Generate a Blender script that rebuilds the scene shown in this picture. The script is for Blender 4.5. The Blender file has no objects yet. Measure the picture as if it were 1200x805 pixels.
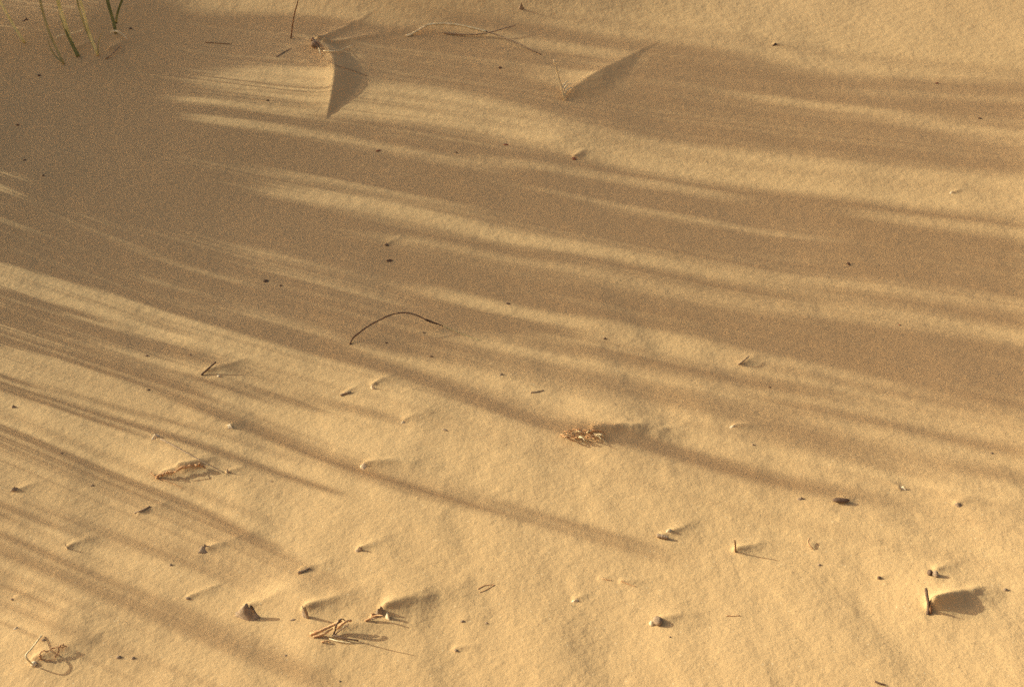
import bpy, math, random
import numpy as np

C = bpy.context.scene.collection
random.seed(7)
RNG = np.random.default_rng(11)
R = math.radians

# ------------------------------------------------------------------ camera
W, HH = 1200.0, 805.0            # size of the photograph the measurements were taken in
F = 1333.0                       # focal length in those pixels (40 mm lens)
PITCH = R(35.0)
CAM = np.array([0.0, -1.367, 0.957])
FWD = np.array([0, math.cos(PITCH), -math.sin(PITCH)])
UP = np.array([0, math.sin(PITCH), math.cos(PITCH)])
RT = np.array([1.0, 0, 0])

# ------------------------------------------------------------------ sun
ELEV = R(20.0)
AZ = R(16.0)                     # the sun stands to the left and a little beyond the frame
SH = np.array([-math.cos(AZ), math.sin(AZ)])            # horizontal direction to the sun
SN = np.array([-SH[1], SH[0]])
SUN = np.array([SH[0] * math.cos(ELEV), SH[1] * math.cos(ELEV), math.sin(ELEV)])

# ------------------------------------------------------------------ noise
TAB = {}
def noise2(x, y, seed):
    if seed not in TAB:
        TAB[seed] = np.random.default_rng(seed).random((256, 256))
    t = TAB[seed]
    xi = np.floor(x).astype(np.int64); yi = np.floor(y).astype(np.int64)
    fx = x - xi; fy = y - yi
    fx = fx * fx * fx * (fx * (fx * 6 - 15) + 10); fy = fy * fy * fy * (fy * (fy * 6 - 15) + 10)
    a = t[xi & 255, yi & 255]; b = t[(xi + 1) & 255, yi & 255]
    c = t[xi & 255, (yi + 1) & 255]; d = t[(xi + 1) & 255, (yi + 1) & 255]
    return (a * (1 - fx) + b * fx) * (1 - fy) + (c * (1 - fx) + d * fx) * fy - 0.5

# ------------------------------------------------------------------ terrain
def base_h(x, y):
    Rr = 2.0
    t = (y - 0.0) / Rr
    z = 2 * 0.068 * Rr * Rr * (np.sqrt(1 + t * t) - 1)
    w = 1 / (1 + (x / 3) ** 2) / (1 + (y / 3) ** 2)
    z = z - 0.036 * x * y * w + 0.012 * x * w - 0.024 * x * x * w
    far = np.clip((np.hypot(x, y) - 2.6) / 8, 0, 1)
    z = z + far * (1.1 * noise2(x / 9 + 3.3, y / 9 + 1.7, 5) + 0.25 * noise2(x / 2.2, y / 2.2, 6))
    return z

def ray(px, py):
    d = FWD + RT * (px - W / 2) / F + UP * (HH / 2 - py) / F
    return d

def cast(px, py, hf, h=0.0):
    """Point over pixel (px, py) lying h above the sand hf."""
    d = ray(px, py)
    z = 0.0
    for k in range(14):
        t = (CAM[2] - z) / -d[2]
        p = CAM + d * t
        zn = float(hf(np.array([p[0]]), np.array([p[1]]))[0]) + h
        if abs(zn - z) < 2e-5:
            break
        z = zn if k < 5 else 0.5 * (z + zn)
    return p

def B(px, py):
    p = cast(px, py, base_h)
    return p[:2]

def mpp(px, py):
    """metres per photograph pixel at the sand under (px, py)"""
    p = cast(px, py, base_h)
    return float(np.dot(p - CAM, FWD)) / F

DRIFTS = []      # lee ridges behind stubs: head, unit direction, length, height, half width, power
def drift(px, py, dx, dy, length, A, wid, pw=1.3):
    a = B(px, py); b = B(px + dx, py + dy)
    u = (b - a) / np.linalg.norm(b - a)
    DRIFTS.append((a, u, length * (0.70 + 0.35 * abs(math.sin(px * 1.7 + py))), A * 0.9, wid * 1.55, pw))

PITS = []        # gaussian dents and mounds
def mound(px, py, rx, ry, A, rot=0.0):
    PITS.append((B(px, py), rx, ry, A, rot))

# --- the crescent drift near the top, its stub at its upper end
CRESTS = []
def crest(px, heights, fall, lee=0.60):
    CRESTS.append((np.array([B(*p) for p in px]), np.array(heights), fall, lee))
crest([(366, 50), (377, 58), (386, 69), (391, 82), (393, 95), (391, 110), (387, 125), (382, 142)],
      [0.006, 0.014, 0.022, 0.026, 0.025, 0.019, 0.010, 0.0], 0.062, 0.44)
# --- the wedge drift whose straight edge runs up and to the right from the straw tuft
crest([(662, 116), (674, 108), (690, 97), (712, 84), (732, 72), (752, 61), (776, 50)],
      [0.003, 0.010, 0.013, 0.011, 0.006, 0.002, 0.0], 0.05, 0.22)
def crest_h(x, y, pts, hts, fall, lee, soft=False):
    best = np.full(x.shape, 9.0); sd = np.zeros(x.shape); A = np.zeros(x.shape)
    n = len(pts)
    for i in range(n - 1):
        a, b = pts[i], pts[i + 1]
        e = b - a; L = np.linalg.norm(e)
        t = ((x - a[0]) * e[0] + (y - a[1]) * e[1]) / (L * L)
        tc = np.clip(t, 0, 1)
        dx = x - a[0] - e[0] * tc; dy = y - a[1] - e[1] * tc
        d = np.hypot(dx, dy)
        side = e[0] * (y - a[1]) - e[1] * (x - a[0])     # > 0: left of the direction of travel
        if pts[-1][1] > pts[0][1]:
            side = -side
        m = d < best
        best = np.where(m, d, best); sd = np.where(m, np.where(side > 0, d, -d), sd)
        A = np.where(m, hts[i] * (1 - tc) + hts[i + 1] * tc, A)
        if i == 0:      # fade ahead of the first point
            A = np.where(m & (t < 0), hts[0] * np.clip(1 + t * L / 0.02, 0, 1), A)
    left = A * (0.68 * np.exp(-(np.abs(sd) / fall) ** 1.1) + 0.32 * np.exp(-np.abs(sd) / 0.016))
    if soft:
        return np.where(sd > 0, A * np.exp(-(np.abs(sd) / 0.05) ** 1.1), left)
    run = np.maximum(A, 1e-4) / lee
    q = np.clip(1 - sd / run, 0, 1)
    return np.where(sd > 0, A * (0.75 * q ** 1.1 + 0.25 * q * q * (3 - 2 * q)), left)

def mounds():
    # drifts: px, py, direction in the photograph, length m, height m, half width m
    drift(374, 50, 1.0, -0.42, 0.16, 0.013, 0.024, 1.2)
    drift(380, 56, 1.0, -0.22, 0.20, 0.012, 0.022, 1.2)
    drift(694, 511, 1.0, -0.10, 0.16, 0.017, 0.030, 1.1)
    drift(1090, 713, 1.0, -0.40, 0.110, 0.019, 0.019, 1.15)
    drift(1096, 668, 1.0, -0.35, 0.05, 0.004, 0.012)
    drift(452, 717, 1.0, -0.36, 0.15, 0.010, 0.026, 1.7)
    drift(358, 717, 1.0, -0.30, 0.12, 0.008, 0.017, 1.1)
    drift(287, 712, 1.0, -0.34, 0.10, 0.005, 0.016)
    drift(428, 547, 1.0, -0.10, 0.10, 0.008, 0.018)
    drift(437, 452, 1.0, -0.60, 0.05, 0.0045, 0.011)
    drift(403, 461, 1.0, -0.55, 0.05, 0.003, 0.009)
    drift(266, 500, 1.0, -0.45, 0.04, 0.004, 0.010)
    drift(243, 436, 1.0, -0.30, 0.10, 0.006, 0.018)
    drift(190, 555, 1.0, -0.22, 0.07, 0.006, 0.016, 0.8)
    drift(210, 548, 1.0, -0.25, 0.06, 0.006, 0.016, 0.8)
    drift(242, 642, 1.0, -0.35, 0.08, 0.005, 0.014)
    drift(42, 777, 1.0, -0.40, 0.13, 0.005, 0.020)
    drift(420, 644, 1.0, -0.40, 0.05, 0.0045, 0.011)
    drift(352, 669, 1.0, -0.35, 0.05, 0.003, 0.009)
    drift(786, 623, 1.0, -0.40, 0.05, 0.004, 0.010)
    drift(774, 627, 1.0, -0.30, 0.03, 0.003, 0.009)
    drift(862, 643, 1.0, -0.28, 0.07, 0.0065, 0.014)
    drift(770, 728, 1.0, -0.25, 0.06, 0.005, 0.012)
    drift(673, 703, 1.0, -0.50, 0.03, 0.0035, 0.009)
    drift(984, 586, 1.0, -0.15, 0.04, 0.004, 0.010)
    drift(1120, 591, 1.0, -0.45, 0.05, 0.003, 0.010)
    drift(1055, 571, -1.0, -0.6, 0.03, 0.003, 0.008)
    drift(860, 500, 1.0, -0.1, 0.07, 0.0045, 0.014)
    drift(868, 427, 1.0, -0.55, 0.06, 0.0045, 0.014)
    drift(18, 574, 1.0, -0.45, 0.05, 0.0045, 0.011)
    drift(160, 599, 1.0, -0.40, 0.05, 0.0035, 0.010)
    drift(79, 640, 1.0, -0.55, 0.05, 0.0035, 0.010)
    drift(15, 700, 1.0, -0.35, 0.04, 0.003, 0.009)
    drift(220, 699, 1.0, -0.45, 0.06, 0.003, 0.009)
    drift(184, 511, 1.0, -0.1, 0.04, 0.004, 0.010)
    drift(266, 552, 1.0, -0.35, 0.04, 0.003, 0.008)
    drift(533, 761, 1.0, -0.2, 0.04, 0.003, 0.009)
    drift(541, 727, 1.0, -0.2, 0.03, 0.002, 0.007)
    drift(1030, 675, 1.0, -0.3, 0.03, 0.002, 0.007)
    drift(473, 495, 1.0, -0.35, 0.06, 0.003, 0.012)
    drift(395, 738, 1.0, -0.1, 0.10, 0.006, 0.018)
    drift(453, 288, 1.0, -0.5, 0.05, 0.003, 0.009)
    drift(907, 53, 1.0, 0.1, 0.06, 0.005, 0.016)
    drift(673, 186, 1.0, -0.55, 0.05, 0.006, 0.016)
    drift(610, 10, 1.0, -0.3, 0.05, 0.005, 0.016)
    drift(1116, 226, 1.0, -0.35, 0.06, 0.003, 0.010)
    drift(130, 64, 1.0, -0.45, 0.10, 0.006, 0.020)
    drift(91, 66, 1.0, -0.35, 0.08, 0.005, 0.018)
    drift(703, 677, 1.0, -0.1, 0.04, 0.0025, 0.009)
    drift(728, 681, 1.0, -0.05, 0.05, 0.003, 0.010)
    # gentle mounds and dents
    mound(430, 535, 0.05, 0.03, 0.003); mound(700, 492, 0.05, 0.03, 0.004)
    mound(205, 540, 0.05, 0.03, 0.005); mound(455, 700, 0.05, 0.03, 0.005)
    mound(1092, 695, 0.03, 0.035, 0.004); mound(345, 700, 0.04, 0.03, 0.004)
    mound(70, 745, 0.06, 0.04, 0.004); mound(80, 725, 0.03, 0.03, 0.003)
    mound(490, 478, 0.05, 0.035, 0.004); mound(660, 165, 0.07, 0.05, 0.004)
    # the lip at the upper left and the crest at the top
    for i, q in enumerate([(40, 45), (110, 28), (160, 0)]):
        mound(q[0], q[1], 0.17, 0.14, 0.017)
    mound(500, -22, 0.42, 0.15, 0.095)

def smooth_h(x, y, soft=True):
    """The sand without its small drifts and relief."""
    x = np.asarray(x, float); y = np.asarray(y, float)
    z = base_h(x, y)
    for (c, rx, ry, A, rot) in PITS:
        rr = 3.2 * max(rx, ry)
        m = (np.abs(x - c[0]) < rr) & (np.abs(y - c[1]) < rr)
        if m.any():
            z[m] += A * np.exp(-((x[m] - c[0]) / rx) ** 2 - ((y[m] - c[1]) / ry) ** 2)
    for cr in CRESTS:
        m = (np.abs(x - cr[0][3][0]) < 0.6) & (np.abs(y - cr[0][3][1]) < 0.6)
        if m.any():
            z[m] += crest_h(x[m], y[m], *cr, soft=soft)
    return z

def castv(px, py, hf):
    """cast() for arrays of pixels at once"""
    d = FWD[None] + RT[None] * ((px - W / 2) / F)[:, None] + UP[None] * ((HH / 2 - py) / F)[:, None]
    z = np.zeros(len(px))
    for k in range(10):
        t = (CAM[2] - z) / -d[:, 2]
        p = CAM[None] + d * t[:, None]
        zn = hf(p[:, 0], p[:, 1])
        z = zn if k < 5 else 0.5 * (z + zn)
    return p

def H(x, y):
    x = np.asarray(x, float); y = np.asarray(y, float)
    z = smooth_h(x, y, False)
    for (c, u, L, A, wd, pw) in DRIFTS:
        rr = L + 3 * wd + 0.02
        m = (np.abs(x - c[0]) < rr) & (np.abs(y - c[1]) < rr)
        if not m.any():
            continue
        dx = x[m] - c[0]; dy = y[m] - c[1]
        t = (dx * u[0] + dy * u[1]) / L
        s = -dx * u[1] + dy * u[0] + 0.25 * wd * np.sin(c[0] * 90) * np.clip(t, 0, 1) ** 2
        s = s + wd * np.clip(t, 0, 1) * 0.35 * noise2(x[m] / 0.016, y[m] / 0.016, 31)
        t = t + 0.10 * noise2(x[m] / 0.010 + 5, y[m] / 0.010, 32) * np.clip(t * 2, 0, 1)
        tt = np.clip(t, 0, 1)
        prof = A * (1 - tt) ** pw
        hw = wd * (0.16 + 0.84 * np.sqrt(tt)) * (1 - 0.30 * tt)
        q = np.sqrt((s / hw) ** 2 + 0.012) - 0.11
        cross = np.exp(-1.75 * np.clip(q, 0, None) ** 1.15)
        head = np.clip(1 + t * L / (0.22 * wd), 0, 1)         # the blunt side that faces the wind
        head = head * head * (3 - 2 * head)
        z[m] += prof * cross * head * (t < 1)
    # soft wind relief of the whole sheet
    near = np.exp(-(np.hypot(x, y - 0.3) / 2.2) ** 4)
    z += near * (0.010 * noise2(x / 0.42 + 7, y / 0.36 + 2, 21) + 0.0042 * noise2(x / 0.15, y / 0.17, 22))
    low = 0.35 + 0.65 / (1 + np.exp(np.clip((y - 0.05) / 0.12, -50, 50)))
    ux = x * 0.94 + y * 0.30; uy = -x * 0.30 + y * 0.94
    z += near * low * (0.0058 * noise2(ux / 0.070 + 3, uy / 0.21, 23) + 0.0022 * noise2(ux / 0.034, uy / 0.07, 24))
    z += near * (0.0007 * noise2(x / 0.014, y / 0.014, 25) + 0.0005 * noise2(x / 0.0065, y / 0.0065, 26))
    return z

mounds()

# ------------------------------------------------------------------ materials
def mat(name, cols, rough=0.9, scale=60.0, bump=0.3, bscale=None, island=False, spec=0.2, trans=0.0):
    m = bpy.data.materials.new(name); m.use_nodes = True
    nt = m.node_tree; N = nt.nodes; Lk = nt.links
    bs = N['Principled BSDF']
    bs.inputs['Roughness'].default_value = rough
    bs.inputs['Specular IOR Level'].default_value = spec
    tc = N.new('ShaderNodeTexCoord'); nz = N.new('ShaderNodeTexNoise')
    nz.inputs['Scale'].default_value = scale; nz.inputs['Detail'].default_value = 6
    Lk.new(tc.outputs['Object'], nz.inputs['Vector'])
    rp = N.new('ShaderNodeValToRGB')
    rp.color_ramp.elements[0].position = 0.3; rp.color_ramp.elements[1].position = 0.7
    rp.color_ramp.elements[0].color = (*cols[0], 1); rp.color_ramp.elements[1].color = (*cols[-1], 1)
    for k, c in enumerate(cols[1:-1]):
        e = rp.color_ramp.elements.new(0.3 + 0.4 * (k + 1) / (len(cols) - 1)); e.color = (*c, 1)
    if island:
        g = N.new('ShaderNodeNewGeometry'); mx = N.new('ShaderNodeMix'); mx.data_type = 'FLOAT'
        mx.inputs[0].default_value = 0.3
        Lk.new(g.outputs['Random Per Island'], mx.inputs[2]); Lk.new(nz.outputs['Fac'], mx.inputs[3])
        Lk.new(mx.outputs[0], rp.inputs['Fac'])
        rp.color_ramp.elements[0].position = 0.05
        rp.color_ramp.elements[-1].position = 0.9
    else:
        Lk.new(nz.outputs['Fac'], rp.inputs['Fac'])
    Lk.new(rp.outputs['Color'], bs.inputs['Base Color'])
    if bump:
        b = N.new('ShaderNodeBump'); b.inputs['Strength'].default_value = bump; b.inputs['Distance'].default_value = 0.001
        n2 = N.new('ShaderNodeTexNoise'); n2.inputs['Scale'].default_value = bscale or scale * 6; n2.inputs['Detail'].default_value = 4
        Lk.new(tc.outputs['Object'], n2.inputs['Vector']); Lk.new(n2.outputs['Fac'], b.inputs['Height'])
        Lk.new(b.outputs['Normal'], bs.inputs['Normal'])
    return m

def sand_material():
    m = bpy.data.materials.new('fine_sand'); m.use_nodes = True
    nt = m.node_tree; N = nt.nodes; Lk = nt.links
    bs = N['Principled BSDF']
    bs.inputs['Roughness'].default_value = 0.95
    bs.inputs['Specular IOR Level'].default_value = 0.15
    bs.inputs['Diffuse Roughness'].default_value = 0.35
    tc = N.new('ShaderNodeTexCoord')
    def noise(scale, detail=3, rough=0.6):
        n = N.new('ShaderNodeTexNoise'); n.inputs['Scale'].default_value = scale
        n.inputs['Detail'].default_value = detail; n.inputs['Roughness'].default_value = rough
        Lk.new(tc.outputs['Object'], n.inputs['Vector']); return n
    big = noise(2.3, 5); grain = noise(480, 3, 0.7); mid = noise(210, 2, 0.5)
    rp = N.new('ShaderNodeValToRGB')
    rp.color_ramp.elements[0].position = 0.25; rp.color_ramp.elements[1].position = 0.75
    rp.color_ramp.elements[0].color = (0.480, 0.306, 0.142, 1)
    rp.color_ramp.elements[1].color = (0.563, 0.367, 0.175, 1)
    e = rp.color_ramp.elements.new(0.5); e.color = (0.521, 0.336, 0.158, 1)
    Lk.new(grain.outputs['Fac'], rp.inputs['Fac'])
    mx = N.new('ShaderNodeMix'); mx.data_type = 'RGBA'; mx.blend_type = 'MULTIPLY'
    r2 = N.new('ShaderNodeValToRGB')
    r2.color_ramp.elements[0].position = 0.3; r2.color_ramp.elements[1].position = 0.7
    r2.color_ramp.elements[0].color = (0.93, 0.92, 0.90, 1); r2.color_ramp.elements[1].color = (1, 1, 1, 1)
    Lk.new(big.outputs['Fac'], r2.inputs['Fac'])
    mx.inputs[0].default_value = 1.0
    Lk.new(rp.outputs['Color'], mx.inputs[6]); Lk.new(r2.outputs['Color'], mx.inputs[7])
    # scattered single grains, dark heavy mineral and pale quartz
    vo = N.new('ShaderNodeTexVoronoi'); vo.inputs['Scale'].default_value = 700
    Lk.new(tc.outputs['Object'], vo.inputs['Vector'])
    sep = N.new('ShaderNodeSeparateColor'); Lk.new(vo.outputs['Color'], sep.inputs[0])
    def pick(lo, col, prev):
        gt = N.new('ShaderNodeMath'); gt.operation = 'GREATER_THAN'; gt.inputs[1].default_value = lo
        Lk.new(sep.outputs[0 if lo > 0.9965 else 1], gt.inputs[0])
        q = N.new('ShaderNodeMix'); q.data_type = 'RGBA'
        ml = N.new('ShaderNodeMath'); ml.operation = 'MULTIPLY'; ml.inputs[1].default_value = 0.6
        Lk.new(gt.outputs[0], ml.inputs[0]); Lk.new(ml.outputs[0], q.inputs[0])
        Lk.new(prev, q.inputs[6]); q.inputs[7].default_value = (*col, 1); return q.outputs[2]
    c = pick(0.997, (0.24, 0.14, 0.07), mx.outputs[2])
    c = pick(0.996, (0.66, 0.50, 0.29), c)
    Lk.new(c, bs.inputs['Base Color'])
    b1 = N.new('ShaderNodeBump'); b1.inputs['Strength'].default_value = 0.40; b1.inputs['Distance'].default_value = 0.0018
    Lk.new(mid.outputs['Fac'], b1.inputs['Height'])
    b2 = N.new('ShaderNodeBump'); b2.inputs['Strength'].default_value = 0.5; b2.inputs['Distance'].default_value = 0.0007
    Lk.new(grain.outputs['Fac'], b2.inputs['Height']); Lk.new(b1.outputs['Normal'], b2.inputs['Normal'])
    Lk.new(b2.outputs['Normal'], bs.inputs['Normal'])
    return m

M = dict(
    sand=sand_material(),
    twig=mat('dark_twig', [(0.075, 0.043, 0.026), (0.17, 0.10, 0.06)], 0.8, 150),
    red=mat('reddish_twig', [(0.14, 0.065, 0.03), (0.26, 0.13, 0.06)], 0.8, 150),
    straw=mat('dry_straw', [(0.52, 0.39, 0.20), (0.76, 0.61, 0.37)], 0.7, 120),  # dry straw, brightened so the bent stem looks sunlit while in shade
    root=mat('dry_root', [(0.36, 0.18, 0.08), (0.58, 0.34, 0.16)], 0.8, 200),
    bark=mat('brown_bark', [(0.20, 0.13, 0.078), (0.38, 0.26, 0.16)], 0.9, 200, 0.6),
    chip=mat('pale_husk', [(0.50, 0.37, 0.22), (0.70, 0.55, 0.36)], 0.8, 200),
    seed=mat('dark_seed', [(0.075, 0.042, 0.026), (0.17, 0.10, 0.06)], 0.7, 300),
    redseed=mat('rust_seed', [(0.20, 0.07, 0.035), (0.30, 0.12, 0.06)], 0.7, 300),
    green=mat('green_blade', [(0.10, 0.115, 0.045), (0.17, 0.18, 0.07), (0.28, 0.26, 0.11)], 0.6, 25),
    pale=mat('sunlit_yellow_blade', [(0.52, 0.46, 0.18), (0.84, 0.73, 0.38)], 0.6, 25),  # pale yellow blades, sunlight on them put into the colour
    olive=mat('olive_blade', [(0.28, 0.25, 0.12), (0.46, 0.40, 0.20)], 0.6, 25),
    grass=mat('marram_blades', [(0.07, 0.09, 0.03), (0.13, 0.15, 0.055), (0.34, 0.29, 0.12), (0.50, 0.40, 0.20)], 0.6, 6, 0, island=True),
)

# ------------------------------------------------------------------ object helpers
def mesh_obj(name, verts, faces, material, parent=None, loc=(0, 0, 0), smooth=True):
    me = bpy.data.meshes.new(name)
    v = [(p[0] - loc[0], p[1] - loc[1], p[2] - loc[2]) for p in verts]
    me.from_pydata(v, [], faces); me.update()
    if smooth:
        me.polygons.foreach_set('use_smooth', [True] * len(me.polygons))
    me.materials.append(material)
    o = bpy.data.objects.new(name, me); C.objects.link(o)
    if parent is not None:
        o.parent = parent
    else:
        o.location = loc
    return o

def tag(o, label, cat, group=None, kind=None):
    o['label'] = label; o['category'] = cat
    if group: o['group'] = group
    if kind: o['kind'] = kind
    return o

def empty(name, loc):
    o = bpy.data.objects.new(name, None); C.objects.link(o); o.location = loc
    o.empty_display_size = 0.02
    return o

def P(px, py, h=0.0):
    return cast(px, py, H, h)

def smooth_path(pts, n):
    pts = np.asarray(pts, float)
    seg = np.r_[0, np.cumsum(np.linalg.norm(np.diff(pts, axis=0), axis=1))]
    t = np.linspace(0, seg[-1], n)
    if len(pts) < 3:
        return np.stack([np.interp(t, seg, pts[:, k]) for k in range(pts.shape[1])], 1)
    m = np.gradient(pts, seg, axis=0)
    out = np.zeros((n, pts.shape[1]))
    for q, tq in enumerate(t):
        i = min(max(np.searchsorted(seg, tq, side='right') - 1, 0), len(pts) - 2)
        h = seg[i + 1] - seg[i] + 1e-12; u = (tq - seg[i]) / h
        out[q] = ((2 * u**3 - 3 * u**2 + 1) * pts[i] + (u**3 - 2 * u**2 + u) * h * m[i]
                  + (-2 * u**3 + 3 * u**2) * pts[i + 1] + (u**3 - u**2) * h * m[i + 1])
    return out

def tube_geo(pts, r0, r1, n=None, sides=7, wob=0.12, rseed=0, flat=1.0):
    """A tapering, slightly uneven twig along pts."""
    rr = random.Random(rseed)
    n = n or max(8, len(pts) * 5)
    c = smooth_path(pts, n)
    if wob >= 0.25:          # roots are crinkled
        k = np.array([[rr.gauss(0, 1) for _ in range(3)] for _ in range(n)])
        c = c + k * r0 * 0.55 * np.array([1, 1, 0.6])
    T = np.gradient(c, axis=0); T /= np.linalg.norm(T, axis=1)[:, None] + 1e-12
    a = np.array([0, 0, 1.0])
    if abs(T[0] @ a) > 0.9: a = np.array([0, 1.0, 0])
    vs, fs = [], []
    for i in range(n):
        u = i / (n - 1)
        s = np.cross(T[i], a); s /= np.linalg.norm(s) + 1e-12
        b = np.cross(s, T[i]); a = b
        r = (r0 * (1 - u) + r1 * u) * (1 + wob * (rr.random() - 0.5) * 2)
        for k in range(sides):
            th = 2 * math.pi * k / sides
            vs.append(c[i] + s * math.cos(th) * r + b * math.sin(th) * r * flat)
    for i in range(n - 1):
        for k in range(sides):
            fs.append((i * sides + k, i * sides + (k + 1) % sides, (i + 1) * sides + (k + 1) % sides, (i + 1) * sides + k))
    fs.append(tuple(range(sides))[::-1]); fs.append(tuple(range((n - 1) * sides, n * sides)))
    return vs, fs

def join_geo(*gs):
    V, Fc = [], []
    for v, f in gs:
        o = len(V); V += list(v); Fc += [tuple(i + o for i in q) for q in f]
    return V, Fc

def path_px(pts):
    return [P(*p) for p in pts]

def twig(name, label, cat, pts, w0, w1, material, group=None, parent=None, **k):
    """pts: (px, py, height above the sand in m); w in photograph pixels"""
    s = mpp(pts[0][0], pts[0][1])
    c = path_px([(p[0], p[1], p[2] if len(p) > 2 else w0 * s * 0.3) for p in pts])
    v, f = tube_geo(c, w0 * s / 2, w1 * s / 2, rseed=int(pts[0][0] * 7 + pts[0][1]), **k)
    o = mesh_obj(name, v, f, material, parent, tuple(c[0]) if parent is None else tuple(parent.location))
    if parent is None:
        tag(o, label, cat, group)
    return o

def upright(px, py, tops):
    """Path that starts at the sand under (px, py) and rises so that it passes the picture points in tops."""
    a = P(px, py, -0.006); s = mpp(px, py)
    g = P(px, py)
    out = [a, g]
    for (x, y) in tops:
        out.append(g + RT * (x - px) * s + np.array([0, 0, 1.0]) * (py - y) * s / math.cos(PITCH))
    return out

def nugget(name, label, cat, px, py, w, h, material, sink=0.25, yaw=None, group=None, rough=0.25, seed=None, parent=None):
    """A small lumpy seed or bit of bark, w x h photograph pixels, half buried."""
    seed = seed if seed is not None else int(px * 13 + py * 7)
    rr = random.Random(seed)
    s = mpp(px, py)
    a, b, c = w * s / 2, max(h, w * 0.35) * s / 2 * 1.15, h * s / 2 * 0.95
    yaw = rr.uniform(-0.6, 0.6) if yaw is None else yaw
    nu, nv = 12, 8
    bumps = [(np.array([rr.gauss(0, 1) for _ in range(3)]), rr.uniform(-rough, rough)) for _ in range(7)]
    g = P(px, py)
    V, Fc = [], []
    def pt(th, ph):
        d = np.array([math.cos(ph) * math.cos(th), math.cos(ph) * math.sin(th), math.sin(ph)])
        k = 1.0
        for q, am in bumps:
            q = q / np.linalg.norm(q); k += am * max(0, d @ q) ** 3
        x, y, z = d[0] * a * k, d[1] * b * k, d[2] * c * k
        return g + np.array([x * math.cos(yaw) - y * math.sin(yaw), x * math.sin(yaw) + y * math.cos(yaw), z + c * (1 - 2 * sink)])
    for j in range(1, nv):
        ph = -math.pi / 2 + math.pi * j / nv
        for i in range(nu):
            V.append(pt(2 * math.pi * i / nu, ph))
    bot = len(V); V.append(pt(0, -math.pi / 2)); top = len(V); V.append(pt(0, math.pi / 2))
    for j in range(nv - 2):
        for i in range(nu):
            Fc.append((j * nu + i, j * nu + (i + 1) % nu, (j + 1) * nu + (i + 1) % nu, (j + 1) * nu + i))
    for i in range(nu):
        Fc.append((bot, (i + 1) % nu, i)); Fc.append((top, (nv - 2) * nu + i, (nv - 2) * nu + (i + 1) % nu))
    o = mesh_obj(name, V, Fc, material, parent, tuple(g) if parent is None else tuple(parent.location))
    if parent is None: tag(o, label, cat, group)
    return o

def flake(name, label, cat, px, py, w, h, material, tilt=70, yaw=0, curl=0.35, thick=0.0007, group=None, seed=None, parent=None, lift=0.0):
    """A thin curled husk, leaf or bark flake with a ragged outline; tilt 90 stands upright."""
    seed = seed if seed is not None else int(px * 17 + py * 5)
    rr = random.Random(seed)
    s = mpp(px, py); g = P(px, py)
    Wm, Hm = w * s / 2, h * s / math.cos(PITCH)
    nu, nv = 9, 7
    ti, ya = R(tilt), R(yaw)
    prof = [rr.uniform(0.75, 1.08) for _ in range(nu)]
    side = [rr.uniform(0.8, 1.1) for _ in range(nv)]
    V, Fc = [], []
    for layer in (0, 1):
        for j in range(nv):
            v = j / (nv - 1)
            for i in range(nu):
                u = 2 * i / (nu - 1) - 1
                wd = side[j] * (1 - 0.45 * v ** 2) * (0.65 + 0.5 * math.sin(math.pi * (0.25 + 0.6 * v)))
                x = u * Wm * wd
                z = v * Hm * prof[i] * (1 - 0.25 * u * u) - 0.15 * Hm
                y = curl * Wm * (u * u) - 0.25 * curl * Hm * v * v + (thick if layer else 0) + 0.1 * Wm * math.sin(3 * u + 4 * v + seed)
                y2 = y * math.sin(ti) + z * math.cos(ti); z2 = z * math.sin(ti) - y * math.cos(ti)
                V.append(g + np.array([x * math.cos(ya) - y2 * math.sin(ya), x * math.sin(ya) + y2 * math.cos(ya), z2 + lift]))
    q = nu * nv
    for j in range(nv - 1):
        for i in range(nu - 1):
            a = j * nu + i
            Fc.append((a, a + 1, a + nu + 1, a + nu)); Fc.append((q + a, q + a + nu, q + a + nu + 1, q + a + 1))
    for i in range(nu - 1):
        Fc.append((i, q + i, q + i + 1, i + 1)); b = (nv - 1) * nu + i
        Fc.append((b, b + 1, q + b + 1, q + b))
    for j in range(nv - 1):
        a = j * nu; Fc.append((a, a + nu, q + a + nu, q + a)); b = a + nu - 1
        Fc.append((b, q + b, q + b + nu, b + nu))
    o = mesh_obj(name, V, Fc, material, parent, tuple(g) if parent is None else tuple(parent.location))
    if parent is None: tag(o, label, cat, group)
    return o

def blade_geo(path, w0, wm, w1, face, fold=0.35, n=22, widths=None):
    """A folded strip along path; face: horizontal-ish vector across the blade."""
    c = smooth_path(path, n) if widths is None else np.asarray(path)
    n = len(c)
    T = np.gradient(c, axis=0); T /= np.linalg.norm(T, axis=1)[:, None] + 1e-12
    V, Fc = [], []
    for i in range(n):
        u = i / (n - 1)
        w = widths[i] if widths is not None else (w0 * (1 - u) ** 2 + 2 * wm * u * (1 - u) * 1.2 + w1 * u * u)
        s = face - T[i] * (face @ T[i]); s /= np.linalg.norm(s) + 1e-12
        nn = np.cross(T[i], s)
        V += [c[i] - s * w / 2, c[i] + nn * w * fold / 2, c[i] + s * w / 2]
    for i in range(n - 1):
        a = 3 * i
        Fc += [(a, a + 1, a + 4, a + 3), (a + 1, a + 2, a + 5, a + 4)]
    return V, Fc

# ------------------------------------------------------------------ the sand, one sheet to the horizon
def axis(lo, hi, step, far, g=1.22):
    a = list(np.arange(lo, hi + step / 2, step))
    s = step; x = a[-1]; up = []
    while x < far:
        s *= g; x += s; up.append(x)
    s = step; x = a[0]; dn = []
    while x > -far:
        s *= g; x -= s; dn.append(x)
    return np.array(dn[::-1] + a + up)

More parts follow.
